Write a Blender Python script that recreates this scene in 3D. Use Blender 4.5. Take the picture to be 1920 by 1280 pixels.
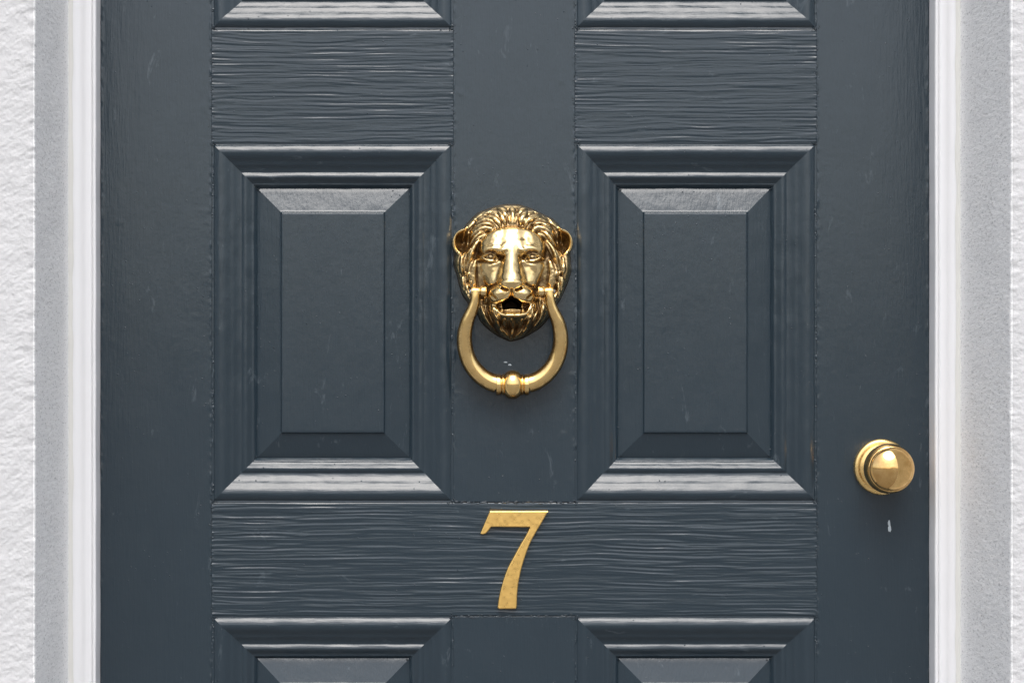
import bpy, math, random
import numpy as np
from mathutils import Vector

for o in list(bpy.data.objects): bpy.data.objects.remove(o)
S = bpy.context.scene
COL = S.collection
R = math.radians
PX = 0.0005                      # metres per photograph pixel in the plane of the door
D = 1.8                          # camera distance from the door face
U0, V0 = 860.0, 700.0            # where the optical axis meets the door
ZC = 1.35                        # height of the picture centre above the step

def wx(u): return (u - 960.0) * PX
def wz(v): return ZC + (640.0 - v) * PX
def true_px(u, v, h):            # photo pixel of a point h metres proud of the door -> its pixel in the door plane
    k = (D - h) / D
    return U0 + (u - U0) * k, V0 + (v - V0) * k

# ------------------------------------------------------------------ camera, sky, sun
cam = bpy.data.cameras.new('camera'); co = bpy.data.objects.new('camera', cam); COL.objects.link(co)
co.location = (wx(U0), -D, wz(V0)); co.rotation_euler = (R(90), 0, 0)
cam.sensor_width = 36; cam.lens = 36 * (D / PX) / 1920.0
cam.shift_x = (960 - U0) / 1920.0; cam.shift_y = (V0 - 640) / 1920.0
cam.clip_start = 0.05; cam.clip_end = 500
cam.dof.use_dof = True; cam.dof.focus_distance = D - 0.015; cam.dof.aperture_fstop = 25.0
S.camera = co

SUN_AZ, SUN_EL = R(181), R(57)
w = bpy.data.worlds.new('World'); S.world = w; w.use_nodes = True
wt = w.node_tree; bg = wt.nodes['Background']
sky = wt.nodes.new('ShaderNodeTexSky'); sky.sky_type = 'NISHITA'; sky.sun_disc = False
sky.sun_elevation = SUN_EL; sky.sun_rotation = SUN_AZ
sky.air_density = 1.0; sky.dust_density = 4.0; sky.ozone_density = 1.0; sky.altitude = 0
hs = wt.nodes.new('ShaderNodeHueSaturation'); hs.inputs['Saturation'].default_value = 0.5
wt.links.new(sky.outputs[0], hs.inputs['Color']); wt.links.new(hs.outputs[0], bg.inputs[0])
bg.inputs[1].default_value = 0.15
sl = bpy.data.lights.new('sun', 'SUN'); sl.energy = 0.95; sl.angle = R(42); sl.color = (1, 0.998, 0.992)
so = bpy.data.objects.new('sun', sl); COL.objects.link(so)
sd = Vector((math.sin(SUN_AZ) * math.cos(SUN_EL), math.cos(SUN_AZ) * math.cos(SUN_EL), math.sin(SUN_EL)))
so.rotation_euler = sd.to_track_quat('Z', 'Y').to_euler(); so.location = (0, -3, 4)
vs = S.view_settings; vs.view_transform = 'Standard'; vs.look = 'None'; vs.exposure = 0.76; vs.gamma = 1.0; vs.use_curve_mapping = False
S.render.engine = 'CYCLES'; S.render.resolution_x = 1024; S.render.resolution_y = 682

# ------------------------------------------------------------------ numpy noise
rs = np.random.RandomState(7)
def lattice(seed): return np.random.RandomState(seed).uniform(-1, 1, (256, 256))
def vnoise(x, y, seed):
    L = lattice(seed)
    xi = np.floor(x).astype(int); yi = np.floor(y).astype(int); fx = x - xi; fy = y - yi
    fx = fx * fx * fx * (fx * (fx * 6 - 15) + 10); fy = fy * fy * fy * (fy * (fy * 6 - 15) + 10)
    a = L[xi & 255, yi & 255]; b = L[(xi + 1) & 255, yi & 255]; c = L[xi & 255, (yi + 1) & 255]; d = L[(xi + 1) & 255, (yi + 1) & 255]
    return (a * (1 - fx) + b * fx) * (1 - fy) + (c * (1 - fx) + d * fx) * fy
def fbm(x, y, seed, n=3):
    t = 0; a = 1.0
    for i in range(n): t = t + a * vnoise(x * 2 ** i + 17.3 * i, y * 2 ** i + 5.1 * i, seed + i); a *= 0.5
    return t

# ------------------------------------------------------------------ objects
def link(name, me, mat, parent=None, smooth=True, label=None, cat=None, kind=None):
    o = bpy.data.objects.new(name, me); COL.objects.link(o)
    if parent: o.parent = parent
    if mat:
        me.materials.clear(); me.materials.append(mat)
    if smooth: me.polygons.foreach_set('use_smooth', [True] * len(me.polygons))
    if label: o['label'] = label
    if cat: o['category'] = cat
    if kind: o['kind'] = kind
    return o
def thing(name, label, cat, loc=(0, 0, 0)):
    o = bpy.data.objects.new(name, None); COL.objects.link(o); o.location = loc
    o.empty_display_size = 0.05; o['label'] = label; o['category'] = cat; o['kind'] = 'thing'
    return o
def mesh(verts, faces, name='mesh'):
    me = bpy.data.meshes.new(name)
    me.from_pydata([tuple(v) for v in verts] if not isinstance(verts, np.ndarray) else verts.tolist(), [], faces)
    me.update(); return me
def grid_mesh(P, wrap=False, flip=False, name='mesh', keep=None):   # P: (n, m, 3) array
    n, m, _ = P.shape
    idx = np.arange(n * m).reshape(n, m)
    if wrap: idx = np.concatenate([idx, idx[:, :1]], 1)
    a, b, c, d = idx[:-1, :-1], idx[1:, :-1], idx[1:, 1:], idx[:-1, 1:]
    F = np.stack([a, b, c, d] if not flip else [a, d, c, b], -1)
    if keep is not None: F = F[keep]
    F = F.reshape(-1, 4); V = P.reshape(-1, 3)
    used = np.unique(F); remap = np.zeros(len(V), int); remap[used] = np.arange(len(used))
    V = V[used]; F = remap[F]
    me = bpy.data.meshes.new(name)
    me.vertices.add(len(V)); me.vertices.foreach_set('co', V.astype(np.float32).ravel())
    me.loops.add(F.size); me.loops.foreach_set('vertex_index', F.astype(np.int32).ravel())
    me.polygons.add(len(F)); me.polygons.foreach_set('loop_start', np.arange(0, F.size, 4, dtype=np.int32))
    me.polygons.foreach_set('loop_total', np.full(len(F), 4, np.int32))
    me.update(calc_edges=True); me.validate()
    me['used'] = 0
    return me, used
def lathe(profile, seg, loc, axis='y'):      # profile (radius, distance toward the viewer)
    p = np.array(profile, float); th = np.linspace(0, 2 * np.pi, seg, endpoint=False)
    P = np.zeros((len(p), seg, 3))
    if axis == 'y':
        P[..., 0] = p[:, None, 0] * np.cos(th); P[..., 2] = p[:, None, 0] * np.sin(th); P[..., 1] = -p[:, None, 1]
    else:
        P[..., 1] = p[:, None, 0] * np.cos(th); P[..., 2] = p[:, None, 0] * np.sin(th); P[..., 0] = p[:, None, 1]
    P += np.array(loc)
    return P
def catmull(pts, n):
    pts = np.array(pts, float); P = np.vstack([2 * pts[0] - pts[1], pts, 2 * pts[-1] - pts[-2]])
    out = []
    seg = len(pts) - 1
    for t in np.linspace(0, seg - 1e-6, n):
        i = int(t); f = t - i; a, b, c, d = P[i:i + 4]
        out.append(0.5 * ((2 * b) + (c - a) * f + (2 * a - 5 * b + 4 * c - d) * f * f + (3 * b - a - 3 * c + d) * f ** 3))
    return np.array(out)

# ------------------------------------------------------------------ materials
def newmat(name):
    m = bpy.data.materials.new(name); m.use_nodes = True
    nt = m.node_tree; return m, nt, nt.nodes['Principled BSDF']
def nd(nt, t, **kw):
    n = nt.nodes.new(t)
    for k, v in kw.items(): setattr(n, k, v)
    return n
def noise_node(nt, vec, scale, detail=3, rough=0.5, stretch=(1, 1, 1), dist=0.0):
    mp = nd(nt, 'ShaderNodeMapping'); mp.inputs['Scale'].default_value = stretch
    nt.links.new(vec, mp.inputs[0])
    n = nd(nt, 'ShaderNodeTexNoise'); n.inputs['Scale'].default_value = scale; n.inputs['Detail'].default_value = detail
    n.inputs['Roughness'].default_value = rough; n.inputs['Distortion'].default_value = dist
    nt.links.new(mp.outputs[0], n.inputs['Vector']); return n.outputs['Fac']
def ramp(nt, fac, stops):
    r = nd(nt, 'ShaderNodeValToRGB'); e = r.color_ramp.elements
    while len(e) < len(stops): e.new(0.5)
    for q, (p, c) in zip(e, stops):
        q.position = p; q.color = (c, c, c, 1) if not isinstance(c, tuple) else (*c, 1)
    nt.links.new(fac, r.inputs[0]); return r.outputs[0]
def bump(nt, h, dist, strength=1.0, prev=None):
    b = nd(nt, 'ShaderNodeBump'); b.inputs['Distance'].default_value = dist; b.inputs['Strength'].default_value = strength
    nt.links.new(h, b.inputs['Height'])
    if prev: nt.links.new(prev, b.inputs['Normal'])
    return b.outputs[0]
def mixc(nt, fac, a, b):
    m = nd(nt, 'ShaderNodeMix'); m.data_type = 'RGBA'
    for s, v in ((6, a), (7, b)):
        if isinstance(v, tuple): m.inputs[s].default_value = (*v, 1)
        else: nt.links.new(v, m.inputs[s])
    if isinstance(fac, float): m.inputs[0].default_value = fac
    else: nt.links.new(fac, m.inputs[0])
    return m.outputs[2]

PAINT = (0.0170, 0.0285, 0.0385)
def paint_mat(name, direction):
    m, nt, p = newmat(name)
    tc = nd(nt, 'ShaderNodeTexCoord').outputs['Object']
    st = (1, 1, 0.09) if direction == 'v' else (0.09, 1, 1)
    st2 = (1, 1, 0.03) if direction == 'v' else (0.03, 1, 1)
    b1 = noise_node(nt, tc, 420, 3, 0.55, st)
    b2 = noise_node(nt, tc, 1100, 2, 0.5, st2)
    b3 = noise_node(nt, tc, 190, 3, 0.6)
    b4 = noise_node(nt, tc, 60, 3, 0.6)
    n = bump(nt, b1, 0.00032, 0.6); n = bump(nt, b2, 0.00008, 0.7, n); n = bump(nt, b3, 0.00020, 0.5, n); n = bump(nt, b4, 0.0004, 0.35, n)
    # small nibs and dust caught in the paint
    vo = nd(nt, 'ShaderNodeTexVoronoi'); vo.inputs['Scale'].default_value = 150
    nt.links.new(tc, vo.inputs['Vector'])
    nib = ramp(nt, vo.outputs['Distance'], [(0.0, 1.0), (0.10, 0.0)])
    msk = ramp(nt, noise_node(nt, tc, 26, 3, 0.6), [(0.48, 0.0), (0.62, 1.0)])
    mu = nd(nt, 'ShaderNodeMath', operation='MULTIPLY'); nt.links.new(nib, mu.inputs[0]); nt.links.new(msk, mu.inputs[1])
    n = bump(nt, mu.outputs[0], 0.0007, 0.9, n)
    nt.links.new(n, p.inputs['Normal'])
    big = noise_node(nt, tc, 9, 4, 0.6)
    c = mixc(nt, big, tuple(x * 0.93 for x in PAINT), tuple(x * 1.08 for x in PAINT))
    # faint chalky rub marks
    sc = ramp(nt, noise_node(nt, tc, 70, 5, 0.7, (1, 1, 0.35) if direction == 'v' else (0.35, 1, 1), 0.6), [(0.63, 0.0), (0.74, 0.40)])
    c = mixc(nt, sc, c, (0.11, 0.135, 0.155))
    nt.links.new(c, p.inputs['Base Color'])
    rr = ramp(nt, noise_node(nt, tc, 40, 4, 0.6), [(0.3, 0.15), (0.7, 0.23)])
    nt.links.new(rr, p.inputs['Roughness'])
    p.inputs['IOR'].default_value = 1.49
    p.inputs['Coat Weight'].default_value = 0.08; p.inputs['Coat Roughness'].default_value = 0.16; p.inputs['Coat IOR'].default_value = 1.5
    nt.links.new(n, p.inputs['Coat Normal'])
    return m
M_PV = paint_mat('slate_blue_gloss_paint_vertical', 'v')
M_PH = paint_mat('slate_blue_gloss_paint_horizontal', 'h')

def brass_mat(name, rough, polished=(0.83, 0.60, 0.26), patina_shade=None, scuff=0.0, fine=1.0, mott=(0.93, 0.89, 0.80)):
    m, nt, p = newmat(name)
    tc = nd(nt, 'ShaderNodeTexCoord').outputs['Object']
    p.inputs['Metallic'].default_value = 1.0
    mot = noise_node(nt, tc, 120, 5, 0.65)
    c = mixc(nt, ramp(nt, mot, [(0.35, 0.0), (0.7, 1.0)]), polished, tuple(a * b for a, b in zip(polished, mott)))
    ro = ramp(nt, noise_node(nt, tc, 300, 4, 0.6), [(0.3, rough * 0.75), (0.75, rough * 1.5)])
    if patina_shade:
        at = nd(nt, 'ShaderNodeAttribute'); at.attribute_name = 'patina_shade'
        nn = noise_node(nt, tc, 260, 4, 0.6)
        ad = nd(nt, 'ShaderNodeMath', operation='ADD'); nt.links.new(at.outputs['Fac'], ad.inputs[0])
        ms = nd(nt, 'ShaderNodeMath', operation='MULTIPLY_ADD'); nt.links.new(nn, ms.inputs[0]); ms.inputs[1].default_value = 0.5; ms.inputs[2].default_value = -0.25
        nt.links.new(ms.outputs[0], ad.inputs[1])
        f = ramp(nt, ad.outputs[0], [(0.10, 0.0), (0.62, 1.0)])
        c = mixc(nt, f, c, patina_shade)
        mouth_shade = ramp(nt, at.outputs['Fac'], [(0.62, 0.0), (0.80, 1.0)]); c = mixc(nt, mouth_shade, c, (0.012, 0.008, 0.005))  # shade inside the mouth, painted as a near black base colour
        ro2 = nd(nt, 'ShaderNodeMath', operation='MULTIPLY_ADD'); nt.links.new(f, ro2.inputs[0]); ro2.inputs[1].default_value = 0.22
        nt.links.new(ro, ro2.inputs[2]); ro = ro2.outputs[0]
    if scuff:
        sp = ramp(nt, noise_node(nt, tc, 900, 3, 0.6), [(0.68, 0.0), (0.74, scuff)])
        c = mixc(nt, sp, c, (0.16, 0.09, 0.035))
    nt.links.new(c, p.inputs['Base Color']); nt.links.new(ro, p.inputs['Roughness'])
    n = bump(nt, noise_node(nt, tc, 160, 2, 0.4), 0.0002 * fine, 0.3)
    n = bump(nt, noise_node(nt, tc, 1500, 3, 0.6), 0.00001 * fine, 0.4, n)
    nt.links.new(n, p.inputs['Normal'])
    return m
M_LION = brass_mat('polished_brass_with_brown_patina_and_mouth_shade', 0.15, (0.86, 0.65, 0.33), (0.15, 0.09, 0.045), fine=0.8)
M_RING = brass_mat('worn_satin_brass', 0.12, (0.92, 0.64, 0.28), None, 0.12, 0.4)
M_RINGP = brass_mat('worn_satin_brass_with_painted_side_shade', 0.14, (0.93, 0.66, 0.29), (0.24, 0.14, 0.05), 0.0, 0.4)
M_SEVEN = brass_mat('lacquered_satin_brass', 0.31, (0.89, 0.575, 0.185), None, 0.0, 0.03, (0.98, 0.97, 0.95))
M_KNOB = brass_mat('polished_brass', 0.075, (0.86, 0.57, 0.24), None, 0.35, 0.35, (0.74, 0.66, 0.55))
M_ROSE = brass_mat('satin_brass', 0.26, (0.90, 0.64, 0.28), None, 0.15, 0.35)
m, nt, p = newmat('dull_steel'); p.inputs['Metallic'].default_value = 1; p.inputs['Base Color'].default_value = (0.5, 0.5, 0.5, 1); p.inputs['Roughness'].default_value = 0.3
nt.links.new(bump(nt, noise_node(nt, nd(nt, 'ShaderNodeTexCoord').outputs['Object'], 900, 3), 0.0001), p.inputs['Normal']); M_STEEL = m

def white_mat(name, col, scale, dist, rough=0.6, speck=0.0, stretch=(1, 1, 1), cf=0.22, cs=2.5):
    m, nt, p = newmat(name)
    tc = nd(nt, 'ShaderNodeTexCoord').outputs['Object']
    n1 = noise_node(nt, tc, scale, 5, 0.65, stretch); n2 = noise_node(nt, tc, scale * cf, 3, 0.55, stretch)
    n = bump(nt, n2, dist * cs, 0.8); n = bump(nt, n1, dist, 1.0, n)
    nt.links.new(n, p.inputs['Normal'])
    c = mixc(nt, noise_node(nt, tc, 14, 4, 0.6), tuple(x * 0.95 for x in col), col)
    if speck:
        f = ramp(nt, noise_node(nt, tc, 620, 2, 0.6, stretch), [(0.30, speck), (0.46, 0.0)])
        c = mixc(nt, f, c, (0.22, 0.22, 0.225))
    nt.links.new(c, p.inputs['Base Color']); p.inputs['Roughness'].default_value = rough
    return m
M_STUCCO = white_mat('white_roughcast_render', (0.52, 0.52, 0.525), 420, 0.0006, 0.75)
M_REVEAL = white_mat('grey_white_sand_render', (0.92, 0.92, 0.915), 1300, 0.0006, 0.85, 0.45, (1, 0.3, 1), 0.8, 0.4)
M_FRAME = white_mat('white_gloss_frame_paint', (0.76, 0.76, 0.77), 200, 0.00006, 0.3, 0.0, (1, 1, 0.05))
M_SEAL = white_mat('off_white_sealant', (0.66, 0.655, 0.62), 200, 0.0002, 0.6)
M_CHIP = white_mat('bare_primer_chip', (0.42, 0.47, 0.50), 900, 0.0001, 0.45)
M_PAVE = white_mat('grey_paving', (0.17, 0.165, 0.16), 60, 0.001, 0.85)

# ------------------------------------------------------------------ the house wall and the door frame
HW = 0.170                         # wall face stands this far in front of the door face
HF = 0.021                         # frame face in front of the door face
VTOP, VBOT = -1150.0, 2640.0       # door top and foot in pixels
ZT, ZB = wz(VTOP), wz(VBOT)
wall = thing('house_wall', 'white roughcast rendered wall round the door with a smoother recessed reveal', 'wall', (0, 0, ZB))

def wall_sheet(side):
    # one sheet: along the front of the wall, round the arris, back along the reveal to the frame
    if side < 0: uf, ub = true_px(65, 0, HW)[0], true_px(129, 0, HF)[0]
    else: uf, ub = true_px(1896, 0, HW)[0], true_px(1800, 0, HF)[0]
    xf, xb = wx(uf), wx(ub); s = -1 if side < 0 else 1
    far = np.concatenate([np.linspace(1.6, 0.10, 16)[:-1], np.linspace(0.10, 0.003, 90)])
    path = [(xf + s * d, -HW) for d in far]; nrm = [(0, -1)] * len(path)
    rr = 0.003
    for a in np.linspace(0, math.pi / 2, 6)[1:]:
        path.append((xf + s * (rr - rr * math.sin(a)), -HW + rr - rr * math.cos(a))); nrm.append((-s * math.sin(a), -math.cos(a)))
    ys = np.linspace(-HW + rr, -HF + 0.03, 110)[1:]
    for y in ys:
        t = (y + HW) / (HW - HF); path.append((xf + (xb - xf) * min(t, 1.2), y)); nrm.append((-s, 0))
    path = np.array(path); nrm = np.array(nrm)
    z = np.concatenate([np.linspace(ZB - wz(1400) + 0, 0, 2)[:0], np.linspace(ZB, wz(1380), 30)[:-1], np.linspace(wz(1380), wz(-100), 640), np.linspace(wz(-100), ZT + 0.08, 16)[1:]])
    d = np.concatenate([[0], np.cumsum(np.hypot(*(path[1:] - path[:-1]).T))])
    ia = 105; sd_ = d - d[ia]                       # signed distance from the arris
    DD, ZZ = np.meshgrid(sd_, z, indexing='ij')
    front = np.clip(-DD / 0.004, 0, 1)
    sk = ZZ + 0.35 * DD * s
    w1 = fbm(DD / 0.0062 + 3, sk / 0.0040, 40 + side, 3)
    w2 = fbm(DD / 0.003, sk / 0.0022, 50 + side, 2)
    w3 = fbm(DD / 0.03, sk / 0.02, 57 + side, 2)
    rough = (1 - np.abs(w1)) ** 2 * 0.00036 + w2 * 0.00024 + w3 * 0.0004
    fine = fbm(DD / 0.006, ZZ / 0.0016, 60 + side, 2) * 0.00016 + fbm(DD / 0.05, ZZ / 0.04, 70 + side, 2) * 0.0004
    edge = np.exp(-(DD / 0.004) ** 2) * (fbm(DD * 0 + 1, ZZ / 0.006, 80 + side, 3) * 0.0006 - 0.0003)
    back = np.clip((DD - 0.10) / 0.03, 0, 1)        # the render is trowelled smooth near the frame
    H = front * rough + (1 - front) * fine * (1 - 0.7 * back) + edge
    P = np.zeros(DD.shape + (3,))
    P[..., 0] = path[:, None, 0] + nrm[:, None, 0] * H; P[..., 1] = path[:, None, 1] + nrm[:, None, 1] * H; P[..., 2] = ZZ - ZB
    k = ia + 1
    me, _ = grid_mesh(P[:k + 1], flip=(s > 0)); link('wall_face', me, M_STUCCO, wall)
    me, _ = grid_mesh(P[k:], flip=(s > 0)); link('reveal', me, M_REVEAL, wall)
    return xf, xb
xfL, xbL = wall_sheet(-1)
xfR, xbR = wall_sheet(1)
def box(x0, x1, y0, y1, z0, z1):
    v = [(x, y, z) for z in (z0, z1) for y in (y0, y1) for x in (x0, x1)]
    return mesh(v, [(0, 2, 3, 1), (4, 5, 7, 6), (0, 1, 5, 4), (2, 6, 7, 3), (0, 4, 6, 2), (1, 3, 7, 5)])
HTOP = ZT + 0.08
link('lintel', box(-2.08, 2.08, -HW, 0.12, HTOP - ZB, HTOP + 0.7 - ZB), M_STUCCO, wall, False)

frame = bpy.data.objects.new('door_frame', None); COL.objects.link(frame); frame.parent = wall; frame['label'] = 'white painted wooden door frame with beaded edge'
def jamb(side):
    # measured photograph positions turned into offsets from the door edge, toward the wall, and heights
    if side < 0: ue = 188.0; pts = [(188, -0.012), (188.0, 0.0)]; e = lambda px, h: U0 + (px - U0) * (D - h) / D
    s = side
    ue = 188.0 if s < 0 else 1742.5
    seq = [(0, -0.02), (0, 0.0180), (0.3, 0.0195), (1.0, 0.0207), (2.2, 0.0213), (5.0, 0.0214), (6.6, 0.0208), (7.2, 0.0195), (7.6, 0.0190), (8.2, 0.0195), (9.0, 0.0205), (11, 0.0210), (17, 0.0211),
           (21, 0.0210), (23, 0.0206), (26, 0.0199), (30, 0.0196), (33, 0.0198), (36, 0.0204), (40, 0.0209), (44, 0.0210), (64, 0.0210)]
    path = np.array([(wx(ue + s * a), -h) for a, h in seq])
    z = np.concatenate([np.linspace(ZB, wz(1400), 12)[:-1], np.linspace(wz(1400), wz(-100), 160), np.linspace(wz(-100), ZT + 0.002, 12)[1:]]) - ZB
    P = np.zeros((len(path), len(z), 3)); P[..., 0] = path[:, None, 0]; P[..., 1] = path[:, None, 1]; P[..., 2] = z
    wob = fbm(z[None, :] / 0.05 + np.zeros((len(path), 1)), np.arange(len(path))[:, None] / 5.0 + np.zeros((1, len(z))), 90 + s, 3)
    P[..., 0] += wob * 0.00022; P[..., 1] += wob * 0.0001
    me, _ = grid_mesh(P, flip=(s > 0)); link('jamb', me, M_FRAME, frame)
    # mastic fillet between jamb and reveal
    xj = wx(true_px(128 if s < 0 else 1801, 0, HF)[0])
    a = np.linspace(0, 1, 8)
    if s < 0: px, py = xj + 0.0045 - 0.0058 * a, -HF - 0.0004 - 0.0035 * a ** 2.2
    else: px, py = xj - 0.0045 + 0.0095 * a, -HF - 0.0004 - 0.0065 * a ** 2.2
    P = np.zeros((8, len(z), 3)); P[..., 0] = px[:, None]; P[..., 1] = py[:, None]; P[..., 2] = z
    P[..., 0] += fbm(z / 0.03, z * 0, 95 + s, 3)[None] * 0.0006; P[..., 1] += fbm(z / 0.02, z * 0 + 3, 97 + s, 3)[None] * 0.0002
    me, _ = grid_mesh(P, flip=(s < 0)); link('sealant_bead', me, M_SEAL, frame)
jamb(-1); jamb(1)
link('head', box(wx(125), wx(1805), -HF, 0.02, ZT + 0.002 - ZB, ZT + 0.079 - ZB), M_FRAME, frame, False)

# ------------------------------------------------------------------ the door
door = thing('front_door', 'dark slate blue gloss painted six panel wooden front door', 'door', (0, 0, ZB))
UL, UR = 188.6, 1742.0
def board(name, u0, u1, v0, v1, mat, grain, fine=True, seed=1):
    """solid framing member with eased, hand painted arrises; grain = raised brush and wood ridges"""
    fv = 1.0 if grain else 3.0; fu = 5.0 if grain else 4.0
    if not fine: fv = fu = 40
    nu = max(6, int((u1 - u0) / fu)); nv = max(6, int((v1 - v0) / fv))
    uu = np.linspace(u0, u1, nu); vv = np.linspace(v0, v1, nv)
    e = [0, 0.25, 0.7, 1.4, 2.4, 3.6, 4.8]
    uu = np.concatenate([[u0 + a for a in e], uu[(uu > u0 + 5.5) & (uu < u1 - 5.5)], [u1 - a for a in e[::-1]]])
    vv = np.concatenate([[v0 + a for a in e], vv[(vv > v0 + 5.5) & (vv < v1 - 5.5)], [v1 - a for a in e[::-1]]])
    U, V = np.meshgrid(uu, vv, indexing='ij')
    if grain:
        warp = fbm(U / 260.0, V / 80.0, seed, 2) * 4.2 + fbm(U / 70, V / 24, seed + 3, 2) * 1.0
        Vw = V + warp
        g1 = vnoise(U / 120.0, Vw / 3.5, seed + 5); g2 = vnoise(U / 60.0, Vw / 2.1, seed + 8); g3 = vnoise(U / 170.0, Vw / 9.0, seed + 9)
        amp = 0.85 + 0.40 * vnoise(U / 130.0, V / 40.0, seed + 11) + 0.25 * vnoise(U / 50.0, V / 12.0, seed + 12)
        g1 = np.tanh(g1 * 2.2) * 0.6
        h = (g1 * 0.00024 + g2 * 0.00011 + g3 * 0.00007) * amp * (1.3 if v0 > 900 else 1.0)
        edge = np.minimum(U - u0, u1 - U)
        h += np.exp(-(edge / 5.0) ** 2) * 0.00028 * (0.4 + vnoise(U / 7, V / 3.2, seed + 20))
    else:
        h = fbm(U / 30.0, V / 160.0, seed, 3) * 0.00007 + fbm(U / 200.0, V / 300.0, seed + 4, 2) * 0.0002
        edge = np.minimum(U - u0, u1 - U)
        h += np.exp(-((edge - 1.5) / 2.6) ** 2) * 0.00030 * (0.5 + fbm(U / 5, V / 9, seed + 20, 2)) * (1 + 0.6 * fbm(U * 0, V / 60, seed + 21, 1))
        h += np.clip(fbm(U / 16.0, V / 22.0, seed + 30, 3) - 0.75, 0, 1) * 0.00035 * np.exp(-edge / 40.0)
    for de, rr, dp in ((np.minimum(U - u0, u1 - U), 1.4, 0.00012), (V - v0, 6.0 if grain else 1.6, 0.0009 if grain else 0.0002), (v1 - V, 2.6 if grain else 1.6, 0.0010 if grain else 0.0002)):
        h -= np.where(de < rr, (1 - np.sqrt(np.clip(1 - (1 - de / rr) ** 2, 0, 1))) * dp, 0)
    h = np.clip(h, -0.0016, 0.002)
    P = np.zeros(U.shape + (3,)); P[..., 0] = wx(U) ; P[..., 1] = -h; P[..., 2] = wz(V) - ZB
    n, mm = U.shape
    # wrap sides back so that the member has thickness
    Q = np.zeros((n + 2, mm + 2, 3)); Q[1:-1, 1:-1] = P; Q[0, 1:-1] = P[0]; Q[-1, 1:-1] = P[-1]; Q[:, 0] = Q[:, 1]; Q[:, -1] = Q[:, -2]
    Q[0, :, 1] = Q[-1, :, 1] = 0.03; Q[:, 0, 1] = Q[:, -1, 1] = 0.03
    me, _ = grid_mesh(Q, flip=False)
    return link(name, me, mat, door)
board('stile', UL, 396.8, VTOP, VBOT, M_PV, False, True, 201)
board('stile', 1531.7, UR, VTOP, VBOT, M_PV, False, True, 211)
board('muntin', 850.1, 1077.9, VTOP + 200, 940.5, M_PV, False, True, 221)
board('muntin', 850.1, 1077.9, 1155.0, 2300, M_PV, False, True, 231)
board('top_rail', 397, 1531.5, VTOP, VTOP + 199, M_PH, False, False, 241)
board('rail', 397.0, 849.8, 55.5, 268.5, M_PH, True, True, 251)
board('rail', 1078.3, 1531.5, 55.5, 268.5, M_PH, True, True, 271)
board('lock_rail', 397.0, 1531.5, 941.5, 1154.2, M_PH, True, True, 291)
board('bottom_rail', 397.0, 1531.5, 2301, VBOT, M_PH, False, False, 311)

PROF = [(-2.8, -0.45), (-1.6, -0.4), (-0.4, -0.45), (0.6, -0.6), (1.3, -0.6), (2.0, -0.15), (3.2, 0.45), (5, 1.0), (7.5, 1.6), (10, 2.1), (12.5, 2.42), (14.5, 2.52), (17, 2.4), (20, 2.0), (24, 1.15), (28, -0.15), (31.5, -1.3), (34, -1.85), (36.5, -2.2), (39, -2.9),
        (42, -3.9), (45, -4.75), (48.5, -5.4), (51, -5.75), (52, -5.8), (53, -5.55), (55, -5.0), (57.5, -4.5), (60, -4.2), (61.5, -4.3), (63.5, -4.9), (66, -5.9), (69, -7.1), (71.5, -8.0), (72.8, -8.2), (73.6, -8.1), (74.6, -8.3),
        (76.5, -9.5), (78.5, -10.6), (80, -11.6)]
PANEL = [(76, -13.0), (79, -12.2), (80.5, -11.8), (90, -10.4), (100, -8.95), (112, -7.2), (122, -5.75), (124.5, -5.4), (125.5, -5.1), (126.2, -4.9), (126.8, -4.3), (127.6, -3.5), (128.4, -3.1), (129.6, -2.9), (132, -2.85)]
def strips(rect, prof, side, seed, wav=0.4, wavh=0.17, n=70):
    """one mitred side of a frame whose section is prof (inward px, mm proud)"""
    u0, u1, v0, v1 = rect
    t = np.array([a for a, _ in prof]); h = np.array([b for _, b in prof]) / 1000.0
    L = (u1 - u0) if side in 'tb' else (v1 - v0)
    base = np.linspace(0, 1, n)
    T, Sx = np.meshgrid(t, base, indexing='ij')
    s_ = T + Sx * (L - 2 * T)                       # along the side, mitred
    taper = np.clip(np.minimum(Sx, 1 - Sx) * 8, 0, 1)
    wv = fbm(s_ / 55.0, T / 22.0, seed, 3); wh = fbm(s_ / 34.0, T / 16.0, seed + 9, 3)
    Td = T + wv * wav * taper; Hh = h[:, None] + wh * wavh / 1000.0 * taper * np.clip(T / 4, 0, 1)
    if side == 't': U, V = u0 + s_, v0 + Td
    elif side == 'b': U, V = u1 - s_, v1 - Td
    elif side == 'l': U, V = u0 + Td, v1 - s_
    else: U, V = u1 - Td, v0 + s_
    P = np.zeros(U.shape + (3,)); P[..., 0] = wx(U); P[..., 1] = -Hh; P[..., 2] = wz(V) - ZB
    return P
SEAMS = []
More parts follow.
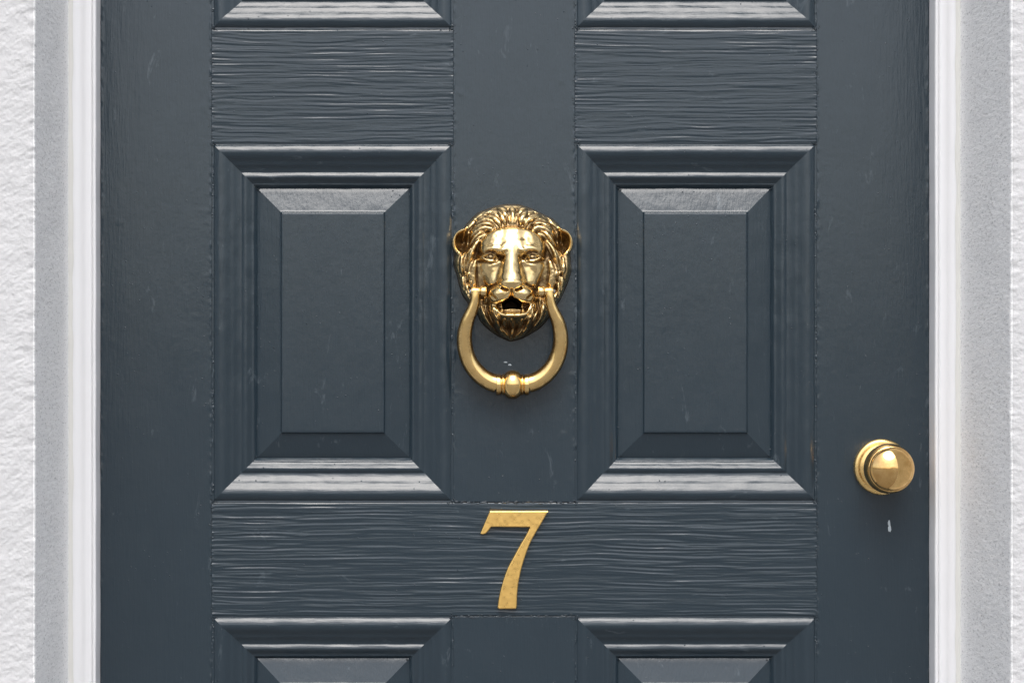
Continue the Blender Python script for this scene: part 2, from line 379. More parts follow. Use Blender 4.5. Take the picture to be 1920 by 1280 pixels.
def panel(u0, u1, v0, v1, seed):
    rect = (u0, u1, v0, v1)
    # raised panel: four bevels and a flat field in one mesh
    V, F = [], []
    for k, s in enumerate('tblr'):
        P = strips(rect, PANEL, s, seed + k, 0.12, 0.10); n, m, _ = P.shape; o = len(V); V += P.reshape(-1, 3).tolist()
        F += [(o + i * m + j, o + i * m + j + 1, o + (i + 1) * m + j + 1, o + (i + 1) * m + j) for i in range(n - 1) for j in range(m - 1)]
    t = PANEL[-1][0]; uu = np.linspace(u0 + t, u1 - t, 30); vv = np.linspace(v0 + t, v1 - t, 60); U, W = np.meshgrid(uu, vv, indexing='ij')
    h = PANEL[-1][1] / 1000 + fbm(U / 25, W / 140, seed + 30, 3) * 0.00006 * np.clip(np.minimum(np.minimum(U - uu[0], uu[-1] - U), np.minimum(W - vv[0], vv[-1] - W)) / 10, 0, 1)
    o = len(V); V += np.stack([wx(U), -h, wz(W) - ZB], -1).reshape(-1, 3).tolist()
    F += [(o + i * 60 + j, o + (i + 1) * 60 + j, o + (i + 1) * 60 + j + 1, o + i * 60 + j + 1) for i in range(29) for j in range(59)]
    pn = link('panel', mesh(V, F), M_PV, door)
    for k, s in enumerate('tblr'):
        P = strips(rect, PROF, s, seed + 50 + k)
        me, _ = grid_mesh(P, flip=True); link('moulding', me, M_PH if s in 'tb' else M_PV, pn)
    SEAMS.append(rect)
    return pn
UA, UB, UC, UD = 399.5, 847.5, 1080.5, 1529.0
for (a, b, c, d, s) in ((UA, UB, 270.5, 939.0, 400), (UC, UD, 270.5, 939.0, 500), (UA, UB, VTOP + 202, 53.0, 600), (UC, UD, VTOP + 202, 53.0, 700), (UA, UB, 1156.5, 2298, 800), (UC, UD, 1156.5, 2298, 900)):
    panel(a, b, c, d, s)
# core of the door behind the joints
link('core', box(wx(UL) + 0.0005, wx(UR) - 0.0005, 0.014, 0.034, 0.002, ZT - ZB - 0.002), M_PV, door, False)

# blobs and runs of old paint along the joints: uncountable, one part
def blobs(spots, seed):
    r = random.Random(seed); V, F = [], []
    for (u, v, su, sv, hh, y0) in spots:
        o = len(V); n = 8
        V.append((wx(u), -y0 - hh, wz(v) - ZB))
        for k, (rad, f) in enumerate(((0.55, 0.75), (1.0, -0.3))):
            for i in range(n):
                a = 2 * math.pi * (i + 0.5 * k) / n; q = rad * r.uniform(0.8, 1.2)
                V.append((wx(u + su * q * math.cos(a)), -y0 - hh * f, wz(v + sv * q * math.sin(a)) - ZB))
        F += [(o, o + 1 + i, o + 1 + (i + 1) % n) for i in range(n)]
        F += [(o + 1 + i, o + 1 + n + i, o + 1 + n + (i + 1) % n, o + 1 + (i + 1) % n) for i in range(n)]
    return mesh(V, F)
rn = random.Random(5); spots = []
for (u0, u1, v0, v1) in SEAMS:
    va, vb = max(v0, -40), min(v1, 1320)
    for u in (u0 - 1.2, u1 + 1.2):
        for _ in range(int((vb - va) / 45) + 1):
            vc = rn.uniform(va, vb); sdv = rn.uniform(4, 26)
            for _ in range(rn.choice((1, 2, 3, 5, 8))):
                v = vc + rn.gauss(0, sdv)
                if va < v < vb: spots.append((u + rn.gauss(0, 0.8), v, rn.uniform(0.8, 2.2), rn.uniform(0.9, 2.6) if rn.random() < 0.6 else rn.uniform(3, 11), rn.uniform(0.0002, 0.0005), -0.0002))
    for u in (u0 + 79, u1 - 79):
        for _ in range(int((vb - va) / 16)):
            v = rn.uniform(va + 85, vb - 85) if vb - va > 200 else rn.uniform(va, vb); spots.append((u + rn.gauss(0, 1.0), v, rn.uniform(0.5, 1.4), rn.uniform(0.8, 3.0), rn.uniform(0.0004, 0.0009), -0.0116))
    for cu, cv in ((u0, v0), (u1, v0), (u0, v1), (u1, v1)):
        if -30 < cv < 1300:
            for _ in range(16):
                spots.append((cu + rn.gauss(0, 3), cv + rn.gauss(0, 3), rn.uniform(0.6, 1.8), rn.uniform(0.6, 1.8), rn.uniform(0.0004, 0.0010), 0.0))
            sx = 1 if cu == u0 else -1; sy = 1 if cv == v0 else -1
            for _ in range(9):
                t = rn.uniform(72, 84); spots.append((cu + sx * t + rn.gauss(0, 2), cv + sy * t + rn.gauss(0, 2), rn.uniform(0.6, 1.6), rn.uniform(0.6, 1.6), rn.uniform(0.0004, 0.0010), -0.0105))
for _ in range(60):               # ends of the lock rail and the muntin foot
    spots.append((rn.uniform(855, 1075), 941 + rn.gauss(0, 1.3), rn.uniform(1, 6), rn.uniform(0.5, 1.3), rn.uniform(0.0003, 0.0008), -0.0001))
    spots.append((rn.uniform(855, 1075), 1155 + rn.gauss(0, 2.0), rn.uniform(1, 6), rn.uniform(0.5, 1.4), rn.uniform(0.0003, 0.0008), -0.0001))
for u in (397, 850, 1078, 1532):
    for (a, b) in ((57, 268), (942, 1154)):
        if b > 900 and 800 < u < 1100: continue
        for _ in range(60): spots.append((u + rn.gauss(0, 1.6), rn.uniform(a, b), rn.uniform(0.7, 3.0), rn.uniform(0.5, 1.2), rn.uniform(0.0003, 0.0008), -0.0001))
link('paint_blobs', blobs(spots, 3), M_PV, door, kind='stuff')
chips = [(1667, 980, 3.2, 7.5, 0.0004), (1668, 990, 4.0, 9.5, 0.0005), (1671, 1000, 1.6, 5, 0.0003), (948, 679, 4.5, 1.6, 0.0004), (956, 684, 4.2, 2.2, 0.0005), (1662, 968, 1.2, 2.6, 0.0003), (855, 452, 1.3, 3, 0.0003), (857, 601, 1.4, 2, 0.0003)]
for (u, v, a, b, h) in chips[:2] + chips[3:5]:
    link('paint_chip', blobs([(u, v, a, b, h, 0.0001)], 9), M_CHIP, door)

# ------------------------------------------------------------------ lion head knocker
Q = PX / 4.268                      # one unit of the sculpting grid in metres
knu, knv = true_px(960, 510, 0.024)
offu, offv = knu - 960, knv - 510
def qx(q): return wx(820 + q / 4.268 + offu)
def qz(q): return wz(360 + q / 4.268 + offv)
ST = 3.0
gx = np.arange(95, 1115, ST); gy = np.arange(70, 1215, ST)
X, Y = np.meshgrid(gx, gy, indexing='ij')
def smax(a, b, k=14.0):
    h = np.clip(0.5 + 0.5 * (a - b) / k, 0, 1); return b * (1 - h) + a * h + k * h * (1 - h)
def smin(a, b, k=14.0): return -smax(-a, -b, k)
def dome(cx, cy, a, b, top, base, rot=0, pw=0.5, e=2.0):
    c, s = math.cos(R(rot)), math.sin(R(rot)); x = (X - cx) * c + (Y - cy) * s; y = -(X - cx) * s + (Y - cy) * c
    r = (np.abs(x / a) ** e + np.abs(y / b) ** e) ** (2.0 / e)
    return np.where(r < 1, base + (top - base) * np.clip(1 - r, 0, 1) ** pw, base - 260 * (np.sqrt(np.maximum(r, 1)) - 1))
def gauss(cx, cy, a, b, rot=0):
    c, s = math.cos(R(rot)), math.sin(R(rot)); x = (X - cx) * c + (Y - cy) * s; y = -(X - cx) * s + (Y - cy) * c
    return np.exp(-(x / a) ** 2 - (y / b) ** 2)
def curve_dist(pts, n=50):
    C = catmull(pts, n); best = np.full(X.shape, 1e9); par = np.zeros(X.shape)
    A, B = C[:-1, :2], C[1:, :2]
    for i in range(n - 1):
        d = B[i] - A[i]; l2 = max((d ** 2).sum(), 1e-6)
        t = np.clip(((X - A[i, 0]) * d[0] + (Y - A[i, 1]) * d[1]) / l2, 0, 1)
        dd = (X - A[i, 0] - t * d[0]) ** 2 + (Y - A[i, 1] - t * d[1]) ** 2
        m_ = dd < best; best = np.where(m_, dd, best); par = np.where(m_, (i + t) / (n - 1), par)
    return np.sqrt(best), par
def lock(H, pts, wd, amp, taper=True, seed=0):
    """a lock of hair: raised tapering curl with a fine groove along it and a cut at each side"""
    d, t = curve_dist(pts, 30)
    wt_ = wd * (np.clip(np.sin(np.pi * np.clip(t * 0.86 + 0.12, 0, 1)), 0.05, 1) ** 0.55 if taper else 1)
    r = d / wt_
    body = np.where(r < 1, np.sqrt(np.clip(1 - r ** 2, 0, 1)), 0) * amp
    strand = np.cos(r * 5.2) * amp * 0.05 * (r < 0.95)
    cut = -np.exp(-((r - 1.10) / 0.2) ** 2) * amp * 0.22
    return H + (body + strand + cut) * np.clip(wt_ / wd, 0, 1)
def ridge(H, pts, wd, k=8, pw=0.5):     # absolute: pts (x, y, top, width factor)
    C = catmull([p[:2] for p in pts], 40); d, t = curve_dist([p[:2] for p in pts], 40)
    n = len(pts); ts = np.linspace(0, 1, n); top = np.interp(t, ts, [p[2] for p in pts]); ww = wd * np.interp(t, ts, [(p[3] if len(p) > 3 else 1) for p in pts])
    r = d / ww; z = np.where(r < 1, top - ww * (1 - np.clip(1 - r ** 2, 0, 1) ** pw), top - ww - (r - 1) * ww * 2.2)
    return smax(H, z, k)
def groove(H, pts, wd, depth):
    d, t = curve_dist(pts, 40); return H - depth * np.exp(-(d / wd) ** 2) * np.clip(np.sin(np.pi * t) * 3, 0, 1)

CX, CY = 605.0, 640.0
outl = [(600, 100), (500, 108), (430, 130), (330, 180), (240, 255), (195, 340), (165, 430), (153, 510), (158, 640), (190, 755), (245, 860), (325, 955), (400, 1068), (500, 1138), (590, 1172), (680, 1150), (765, 1100),
        (865, 1030), (905, 955), (965, 865), (1028, 750), (1062, 620), (1072, 510), (1050, 420), (1010, 330), (960, 245), (880, 185), (760, 122), (680, 104)]
ang = np.array([math.atan2(y - CY, x - CX) for x, y in outl]); rad = np.array([math.hypot(x - CX, y - CY) for x, y in outl])
o_ = np.argsort(ang); ang, rad = ang[o_], rad[o_]
TH = np.arctan2(Y - CY, X - CX); RR = np.hypot(X - CX, Y - CY)
RO = np.interp(TH, np.concatenate([ang[-1:] - 2 * np.pi, ang, ang[:1] + 2 * np.pi]), np.concatenate([rad[-1:], rad, rad[:1]]))
RO = RO + 9 * fbm(TH * 3.4 + 20, TH * 0 + 1, 340, 2)
rh = RR / RO
H = np.where(rh < 1, 40 + 175 * np.sqrt(np.clip(1 - rh ** 2.4, 0, 1)), 40 - (rh - 1) * 1800)
# ears behind the mane
EARS = np.zeros(X.shape)
for sx, ex, flip in ((-1, 208, 1), (1, 1001, -1)):
    cy = 398
    e = dome(ex, cy, 82, 104, 128, 70, 12 * -sx)
    cup = dome(ex + 6 * -sx, cy + 4, 58, 80, 90, 0, 12 * -sx)
    EARS = np.maximum(EARS, e > 60)
    H = smax(H, e, 12)
    H = H - 105 * gauss(ex + 8 * -sx, cy, 46, 62, 12 * -sx)
    rim = [(ex - sx * -72, cy - 92, 150), (ex, cy - 100, 152), (ex + sx * 52, cy - 70, 146), (ex + sx * 72, cy - 10, 140), (ex + sx * 60, cy + 52, 130), (ex + sx * 18, cy + 100, 112)]
    H = ridge(H, rim, 15, 7)
    H = lock(H, [(ex - sx * 20, cy - 80), (ex - sx * 5, cy - 20), (ex - sx * 20, cy + 40)], 13, 26)
    H = lock(H, [(ex - sx * 45, cy - 80), (ex - sx * 30, cy - 10), (ex - sx * 40, cy + 60)], 15, 30)
# locks of the mane; left side listed, right side mirrored with small changes
LK = [([(600, 268), (604, 190), (600, 116)], 30, 34), ([(566, 268), (545, 200), (520, 150), (486, 118)], 33, 40),
      ([(528, 280), (505, 222), (450, 178), (372, 182)], 36, 46), ([(492, 292), (470, 250), (414, 226), (350, 236), (296, 282)], 34, 44),
      ([(452, 308), (402, 278), (340, 298), (286, 350), (250, 424)], 33, 46), ([(398, 340), (344, 352), (300, 404), (272, 480), (262, 560)], 28, 40),
      ([(338, 400), (290, 460), (250, 550), (240, 620), (262, 676)], 28, 38), ([(262, 455), (222, 500), (205, 570), (212, 640), (258, 652)], 19, 38),
      ([(186, 480), (172, 560), (180, 660), (214, 770)], 29, 38), ([(236, 660), (214, 722), (240, 802), (290, 890)], 27, 38), ([(300, 560), (278, 650), (288, 740), (318, 850)], 29, 38),
      ([(436, 130), (364, 160), (292, 222)], 27, 32), ([(296, 222), (250, 262), (222, 310)], 24, 28), ([(196, 770), (232, 850), (306, 950)], 26, 32)]
BEARD = [([(336, 830), (334, 920), (374, 1010), (436, 1080)], 29, 40), ([(382, 850), (378, 940), (416, 1030), (474, 1096)], 27, 40),
      ([(428, 890), (438, 980), (480, 1056), (530, 1120)], 27, 38), ([(476, 1000), (486, 1060), (530, 1120), (574, 1158)], 24, 36),
      ([(536, 1020), (538, 1080), (580, 1150)], 21, 32), ([(590, 1022), (606, 1080), (592, 1160)], 20, 32), ([(262, 800), (268, 880), (318, 950)], 24, 30),
      ([(452, 920), (466, 985), (510, 1030)], 16, 24)]
rk = random.Random(11)
for pts, wd, amp in LK:
    H = lock(H, pts, wd * 1.28, amp * 0.85)
    if pts[0][0] == 600: continue
    H = lock(H, [(1208 - x + rk.uniform(-9, 9), y + rk.uniform(-9, 9)) for x, y in pts], wd * rk.uniform(1.15, 1.4), amp * 0.85)
for k_, th_ in enumerate(np.linspace(R(22), R(158), 15)):
    if abs(th_ - R(90)) < R(24): continue
    rk_ = lambda f, t: (CX + math.cos(th_ + t) * f * float(np.interp(math.atan2(math.sin(th_ + t), math.cos(th_ + t)), ang, rad)), CY + math.sin(th_ + t) * f * float(np.interp(math.atan2(math.sin(th_ + t), math.cos(th_ + t)), ang, rad)))
    sg_ = 1 if math.cos(th_) > 0 else -1
    H = lock(H, [rk_(0.80, -0.16 * sg_), rk_(0.885, -0.04 * sg_), rk_(0.93, 0.07 * sg_), rk_(0.985 + rk.uniform(-0.02, 0.02), 0.16 * sg_)], rk.uniform(19, 25), rk.uniform(15, 22))
H = H + fbm(X / 26, Y / 26, 333, 3) * 2.5 * (rh < 1.02)
# face
F = dome(600, 560, 312, 305, 282, 60, 0, 0.5, 2.3)
cr = 454 - 22 * np.clip((np.abs(X - 600) - 190) / 80, 0, 1) ** 2 + 26 * (gauss(515, 446, 42, 1e4) + gauss(685, 446, 42, 1e4)) + 10 * gauss(598, 446, 34, 1e4)
sp = lambda z, w_: w_ * np.log1p(np.exp(np.clip(z / w_, -30, 30)))
fore = 328 - 0.40 * sp(cr - Y, 16) - 0.55 * sp(Y - cr - 12, 14) - 0.0010 * (X - 600) ** 2 * (1 + np.clip(440 - Y, 0, 300) / 130)  + fbm(X / 90, Y / 70, 370, 2) * 2.2
F = smax(F, smin(fore, dome(600, 455, 290, 196, 420, 40, 0, 0.5, 2.1), 40), 34)
F = smax(F, dome(600, 700, 250, 190, 322, 60, 0, 0.5), 40)
for sx in (-1, 1):
    m = lambda x: 600 + sx * (x - 600)
    F = F + 30 * gauss(m(775), 600, 76, 70)                               # cheek
    F = F + 16 * gauss(m(768), 462, 80, 24, sx * 4)                       # brow
    F = F + 12 * gauss(m(660), 430, 50, 44)
    F = F + 18 * gauss(m(770), 735, 70, 60)                               # side of the jaw over the pivot
    F = F - 70 * gauss(m(758), 533, 72, 24, sx * 6)                       # eye socket
    F = F - 20 * gauss(m(690), 522, 24, 18, 0) + 18 * gauss(m(676), 474, 34, 20, sx * 14)                            # furrow beside the bridge
    F = F - 10 * gauss(m(722), 650, 40, 90, sx * 6)                       # hollow beside the nose
F = ridge(F, [(597, 400, 292, 0.5), (596, 450, 322, 0.8), (594, 490, 342, 0.85), (591, 580, 374, 1.12), (590, 660, 404, 1.35), (590, 712, 424, 1.72), (590, 735, 424, 1.72)], 66, 34, 0.62)
F = smax(F, dome(590, 732, 96, 42, 434, 345, 0, 0.42), 12)
for sx in (-1, 1):
    m = lambda x: 590 + sx * (x - 590)
    F = smax(F, dome(m(672), 816, 108, 86, 404, 250, sx * 14, 0.5), 10)   # whisker pad
    F = groove(F, [(m(612), 796), (m(636), 784), (m(658), 779), (m(672), 766)], 8, 36)   # nostril
    F = groove(F, [(m(680), 690), (m(706), 735), (m(762), 772)], 10, 20)
    F = groove(F, [(m(672), 560), (m(706), 640), (m(718), 720)], 12, 3)
    F = groove(F, [(m(866), 620), (m(826), 720), (m(768), 810), (m(700), 872)], 15, 20)
for i, (px_, py_) in enumerate([(480, 805), (505, 822), (535, 812), (490, 838), (520, 846), (640, 812), (668, 822), (698, 806), (655, 846), (686, 838)]): F = F - 4 * gauss(px_, py_, 4, 4)
F = groove(F, [(590, 775), (590, 805), (588, 860)], 8, 34)
# lower jaw and mouth
F = smax(F, dome(600, 916, 165, 80, 318, 100, 0, 0.45, 2.6), 10)
ax_ = np.abs(X - 594)
topm = 850 + 0.55 * ax_ - 0.0 * ax_ + np.where(ax_ > 75, -(ax_ - 75) * 0.9, 0)
CARVE = 400 * np.clip(1.6 * np.exp(-((ax_ / 58) ** 6) - ((Y - 888) / 33) ** 6), 0, 0.95) * (1 / (1 + np.exp(-(Y - topm) / 2.5)))
mouth = np.clip(1 - ((np.abs(X - 603) / 126.0) ** 4 + (np.abs(Y - 934) / 58.0) ** 4), 0, 1)
F = F - 34 * mouth * (Y > 905)
F = ridge(F, [(460, 900, 286), (474, 938, 304), (505, 972, 330), (550, 984, 350), (600, 983, 354), (650, 984, 350), (700, 972, 330), (730, 938, 304), (744, 896, 286)], 12, 5)
F = ridge(F, [(545, 944, 304), (600, 940, 308), (655, 944, 304)], 8, 4)
for cx_, cy_ in ((519, 944), (679, 944)): F = smax(F, dome(cx_, cy_, 17, 17, 335, 290), 3)
# eyes, small under heavy lids
for ex, sx in ((427, -1), (755, 1)):
    F = groove(F, [(ex + (60 if ex < 600 else -60), 528), (ex + (80 if ex < 600 else -80), 540), (ex + (92 if ex < 600 else -92), 560)], 12, 10)
    F = smax(F, dome(ex, 525, 42, 27, 302, 244), 3)
    F = ridge(F, [(ex - sx * 58, 546, 262), (ex - sx * 38, 516, 292), (ex, 500, 312), (ex + sx * 36, 505, 304), (ex + sx * 66, 526, 272)], 7, 4)
    F = ridge(F, [(ex - sx * 56, 546, 262), (ex - sx * 24, 554, 290), (ex + sx * 16, 554, 292), (ex + sx * 62, 531, 270)], 6, 4)
    rr_ = np.hypot(X - ex, Y - 523); F = F - 10 * np.exp(-((rr_ - 15) / 3.2) ** 2) - 12 * np.exp(-(rr_ / 6.0) ** 2)
    F = groove(F, [(ex - sx * 50, 494), (ex, 482), (ex + sx * 50, 492)], 8, 16)
    F = groove(F, [(ex - sx * 52, 566), (ex, 573), (ex + sx * 50, 560)], 7, 8)
F = F + fbm(X / 45, Y / 45, 350, 2) * 2.5
H = smax(H, F, 10)
for pts, wd, amp in BEARD:
    g_ = 1 - np.clip((F - 300) / 30, 0, 1) * (Y < 1000)
    H1 = lock(H, pts, wd * 1.1, amp); H = H + (H1 - H) * g_
    if abs(pts[0][0] - 590) < 3: continue
    H1 = lock(H, [(1206 - x + rk.uniform(-9, 9), y + rk.uniform(-9, 9)) for x, y in pts], wd * rk.uniform(1.0, 1.2), amp); H = H + (H1 - H) * g_
H = np.where(CARVE > 20, np.maximum(H - CARVE, 28), H - CARVE)
H = np.where((rh > 1.0) & (EARS < 0.5), np.minimum(H, 40 - (rh - 1) * 1800), H)
def blur(A, r):
    for ax in (0, 1):
        k = 2 * r + 1; pad = [(0, 0), (0, 0)]; pad[ax] = (r + 1, r)
        c = np.cumsum(np.pad(A, pad, mode='edge'), axis=ax)
        A = (np.take(c, range(k, c.shape[ax]), ax) - np.take(c, range(0, c.shape[ax] - k), ax)) / k
    return A
H = blur(blur(H, 1), 1)
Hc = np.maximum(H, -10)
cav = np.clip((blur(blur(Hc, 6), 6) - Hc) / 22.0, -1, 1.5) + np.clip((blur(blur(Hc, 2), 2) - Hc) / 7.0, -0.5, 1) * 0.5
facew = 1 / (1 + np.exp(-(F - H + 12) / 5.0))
pat_shade = np.clip(0.36 * (1 - facew) + 0.44 * cav + 0.02, 0, 0.54) + 0.10 * gauss(603, 1090, 250, 110)
for ex in (427, 755): pat_shade = pat_shade + 0.42 * gauss(ex, 522, 66, 32) * (1 - 0.8 * gauss(ex, 524, 34, 22)) + 0.7 * np.exp(-((np.hypot(X - ex, Y - 523) - 16) / 6) ** 2) + 0.5 * gauss(ex, 494, 56, 9) + 0.35 * gauss(ex, 566, 50, 8) + 0.5 * gauss(ex, 523, 6, 6)
pat_shade = pat_shade + 0.07 * gauss(500, 600, 40, 110) + 0.07 * gauss(680, 600, 40, 110) + 0.3 * gauss(600, 942, 115, 30) + 0.16 * gauss(600, 1080, 220, 80)
pat_shade = pat_shade + 0.22 * (gauss(392, 725, 60, 70) + gauss(808, 725, 60, 70)) + 0.12 * (gauss(505, 790, 70, 30) + gauss(675, 790, 70, 30)) + 0.2 * (gauss(345, 520, 30, 90) + gauss(868, 520, 30, 90))
pat_shade = np.where(CARVE > 50, 1.0, np.clip(pat_shade, 0, 0.6))  # mouth opening takes the full painted shade, the rest stays brown patina
knocker = thing('door_knocker', 'polished brass lion head knocker holding a ring on the middle of the door', 'door knocker', (qx(600), 0, qz(640)))
P = np.stack([qx(X) - qx(600), -np.maximum(H, -16) * Q, qz(Y) - qz(640)], -1)
mx = np.maximum.reduce([H[:-1, :-1], H[1:, :-1], H[1:, 1:], H[:-1, 1:]])
me, used = grid_mesh(P, keep=(mx > -12), flip=True)
at = me.attributes.new('patina_shade', 'FLOAT', 'POINT'); at.data.foreach_set('value', np.clip(pat_shade, 0, 1.3).reshape(-1)[used].astype(np.float32))
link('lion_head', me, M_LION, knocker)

# the ring, hung from two pins, resting low against the door
def rq(x, y, h):                    # point read in the second close-up, h metres proud -> knocker space
    u, v = 840 + x / 5.12, 520 + y / 5.12; a, b = true_px(u, v, h); return np.array([wx(a) - qx(600), -h, wz(b) - qz(640)])
half = [(264, 128, .0305, 41), (262, 190, .0305, 42), (252, 255, .0300, 44), (222, 335, .0285, 50), (186, 420, .0265, 57), (163, 520, .0240, 63), (158, 620, .0220, 66), (177, 730, .0198, 68), (225, 840, .0178, 71), (305, 935, .0162, 74), (395, 995, .0152, 77), (468, 1020, .0148, 79)]
def tube(pts, rads, seg=40, caps=True):
    pts = np.array(pts); n = len(pts); tg = np.gradient(pts, axis=0); tg /= np.linalg.norm(tg, axis=1)[:, None]
    up = np.array([0, 1.0, 0]); P = np.zeros((n, seg, 3)); th = np.linspace(0, 2 * np.pi, seg, endpoint=False)
    for i in range(n):
        a = np.cross(tg[i], up); a /= np.linalg.norm(a); b = np.cross(tg[i], a)
        P[i] = pts[i] + rads[i] * (np.cos(th)[:, None] * a + np.sin(th)[:, None] * b)
    return P
def side_shade(me, P, axis_pts):      # dark reflections of the door painted into the colour of the sides and back
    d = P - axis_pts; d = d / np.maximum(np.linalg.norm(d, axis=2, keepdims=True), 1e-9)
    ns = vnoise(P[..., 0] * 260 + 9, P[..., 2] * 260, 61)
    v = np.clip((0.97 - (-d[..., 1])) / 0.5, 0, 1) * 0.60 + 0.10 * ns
    at = me.attributes.new('patina_shade', 'FLOAT', 'POINT'); at.data.foreach_set('value', np.clip(v, 0, 0.6).reshape(-1).astype(np.float32))
for sgn in (-1, 1):
    C = catmull([(x, y, h, r) for x, y, h, r in half], 70)
    pts = [rq(x if sgn < 0 else 1240 - x, y, h) for x, y, h, r in C]; rads = [1.11 * r * PX / 5.12 for *_, r in C]
    P = tube(pts, rads); me, _ = grid_mesh(P, wrap=True, flip=(sgn > 0)); side_shade(me, P, np.array(pts)[:, None, :])
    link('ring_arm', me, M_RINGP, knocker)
# turned centre of the ring
c0 = rq(620, 1028, .0146)
prof = [(0.0, -164), (60, -164), (76, -162), (82, -158), (94, -155), (98, -150), (100, -132), (98, -116), (94, -112), (85, -109), (84, -105), (95, -101), (102, -94), (100, -87), (92, -83), (103, -75), (121, -56), (133, -29), (137, 0)]
prof = prof + [(r, -z) for r, z in prof[::-1][1:]]
prof = catmull([(r, z) for r, z in prof], 130)
P = lathe([(max(r, 0) * PX / 5.12, z * PX / 5.12) for r, z in prof], 56, c0, 'x'); me, _ = grid_mesh(P, wrap=True, flip=False)
ax = P.copy(); ax[..., 1] = c0[1]; ax[..., 2] = c0[2]; side_shade(me, P, ax)
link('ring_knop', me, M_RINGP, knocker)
for sgn in (-1, 1):
    cxq = 264 if sgn < 0 else 1240 - 272
    c = rq(cxq, 135, .0305); r0 = 40 * PX / 5.12; w0 = 43 * PX / 5.12
    pr = [(0, -w0), (r0 * .8, -w0), (r0 * .93, -w0 * .97), (r0, -w0 * .86), (r0 * 1.02, 0), (r0, w0 * .86), (r0 * .93, w0 * .97), (r0 * .8, w0), (0, w0)]
    me, _ = grid_mesh(lathe(pr, 40, c, 'x'), wrap=True); link('ring_eye', me, M_RING, knocker)
    # steel pin head on the outside, brass boss on the inside
    w1 = sgn * (w0 + 0.0016); pr = [(0, w1), (0.0012, w1), (0.0021, w1 * .97), (0.0023, sgn * w0 * 0.9)]
    me, _ = grid_mesh(lathe(pr, 20, c, 'x'), wrap=True, flip=(sgn > 0)); link('pin', me, M_STEEL, knocker)
    a, b = sorted((-sgn * (w0 * 1.04), -sgn * (w0 + 0.006))); r1 = 0.0047
    pr = [(r1 * .8, a), (r1, a + 0.0006), (r1 * .95, (a + b) / 2), (r1, b - 0.0006), (r1 * .8, b)]
    me, _ = grid_mesh(lathe([(0, a)] + pr + [(0, b)], 32, c, 'x'), wrap=True); link('boss', me, M_LION, knocker)

# ------------------------------------------------------------------ numeral seven
def n7(x, y): return 860 + x / 5.118, 930 + y / 5.118
out = [(300, 140), (856, 138), (846, 168), (800, 250), (742, 348), (696, 430), (655, 530), (614, 655), (582, 790), (564, 920), (558, 1066), (546, 1080), (386, 1081), (373, 1066), (384, 992), (401, 908), (432, 796), (474, 684), (532, 575), (598, 455), (648, 372), (684, 297),
       (310, 295), (286, 330), (262, 358), (236, 367), (208, 356)]
# smooth the curved runs
def dens(p, idx):
    a = catmull([p[i] for i in idx], 6 * len(idx)); return [tuple(x) for x in a]
poly = [out[0], out[1]] + dens(out, range(2, 11)) + [out[11], out[12]] + dens(out, range(13, 22))[:] + [out[22], out[23], out[24], out[25], out[26]]
poly = [true_px(*n7(x, y), 0.005) for x, y in poly]
cxm, czm = wx(965), wz(1050)
pt = np.array([(wx(u) - cxm, wz(v) - czm) for u, v in poly])
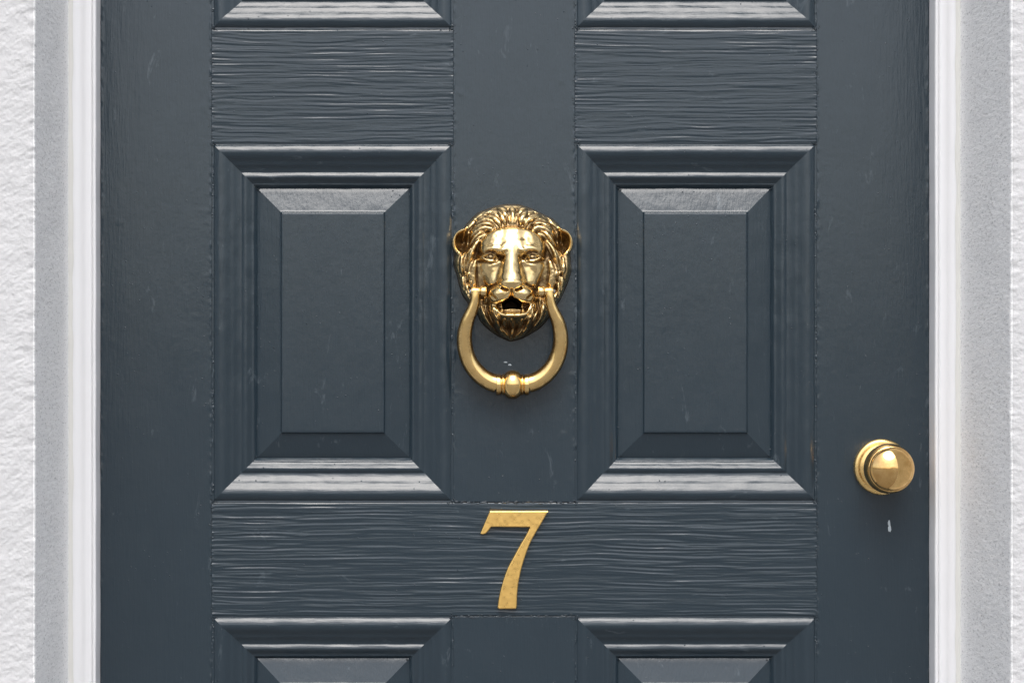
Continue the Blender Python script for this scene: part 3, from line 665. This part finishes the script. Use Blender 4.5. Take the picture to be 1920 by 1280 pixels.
# inset along averaged normals for the bevel
nx_ = np.roll(pt, -1, 0) - np.roll(pt, 1, 0); ln = np.linalg.norm(nx_, axis=1)[:, None]; inn = np.stack([nx_[:, 1], -nx_[:, 0]], 1) / ln
def lay(ins, y): return [(p[0] + q[0] * ins, -y, p[1] + q[1] * ins) for p, q in zip(pt, inn)]
layers = [lay(0, -0.001), lay(0, 0.0038), lay(0.00012, 0.0044), lay(0.00045, 0.00485), lay(0.0010, 0.0051)]
V = [v for l in layers for v in l]; n = len(pt); F_ = []
for k in range(len(layers) - 1):
    F_ += [(k * n + i, k * n + (i + 1) % n, (k + 1) * n + (i + 1) % n, (k + 1) * n + i) for i in range(n)]
from mathutils.geometry import tessellate_polygon
tri = tessellate_polygon([[Vector((v[0], v[2], 0)) for v in layers[-1]]])
F_ += [tuple(len(V) - n + i for i in t) for t in tri]
me = mesh(V, F_); import bmesh
bm = bmesh.new(); bm.from_mesh(me); bmesh.ops.recalc_face_normals(bm, faces=bm.faces); bm.to_mesh(me); bm.free()
seven = link('house_number', me, M_SEVEN, None, False, 'flat brass numeral 7 fixed to the door rail below the knocker', 'house number'); seven.location = (cxm, 0, czm); seven['kind'] = 'thing'

# ------------------------------------------------------------------ door knob
ku, kv = 1652.5, 875.0
knob = bpy.data.objects.new('door_knob', None); COL.objects.link(knob); knob.parent = door; knob.location = (wx(ku), 0, wz(kv) - ZB); knob.empty_display_size = 0.03
def sm(p, n=90): return [(max(a, 0), b) for a, b in catmull(p, n)]
rose = [(26.2, -1), (26.2, 2.0), (26.0, 3.4), (25.2, 4.6), (24.0, 5.2), (22.6, 5.4), (21.2, 5.45), (20.0, 5.7), (17, 6.7), (14, 8.2), (12, 8.9), (9, 9.0)]
me, _ = grid_mesh(lathe([(a / 1000, b / 1000) for a, b in sm(rose)], 96, (0, 0, 0)), wrap=True, flip=True); link('rose', me, M_ROSE, knob)
kb = [(9, 8), (9.2, 13), (11, 17), (15, 20), (19.5, 23), (22.2, 26.5), (23.1, 30.5), (22.9, 35.0), (22.0, 38.6), (20.8, 40.6), (20.4, 41.0), (19.9, 41.3), (19.2, 42.6), (17.0, 45.0), (14, 47.2), (10.5, 49.0), (7, 50.2), (3.5, 50.9), (0.01, 51.1)]
me, _ = grid_mesh(lathe([(a / 1000, b / 1000) for a, b in sm(kb, 140)], 128, (0, 0, 0)), wrap=True, flip=True); link('knob', me, M_KNOB, knob)

# ------------------------------------------------------------------ ground in front of the door
link('doorstep', box(-0.75, 0.75, -0.55, 0.14, -0.12 + ZB, ZB - 0.004), M_PAVE, None, False, 'worn grey stone doorstep below the dark door', 'doorstep')['kind'] = 'thing'
g = link('pavement', box(-60, 60, -120, 0.5, ZB - 0.32, ZB - 0.125), M_PAVE, None, False); g['kind'] = 'structure'
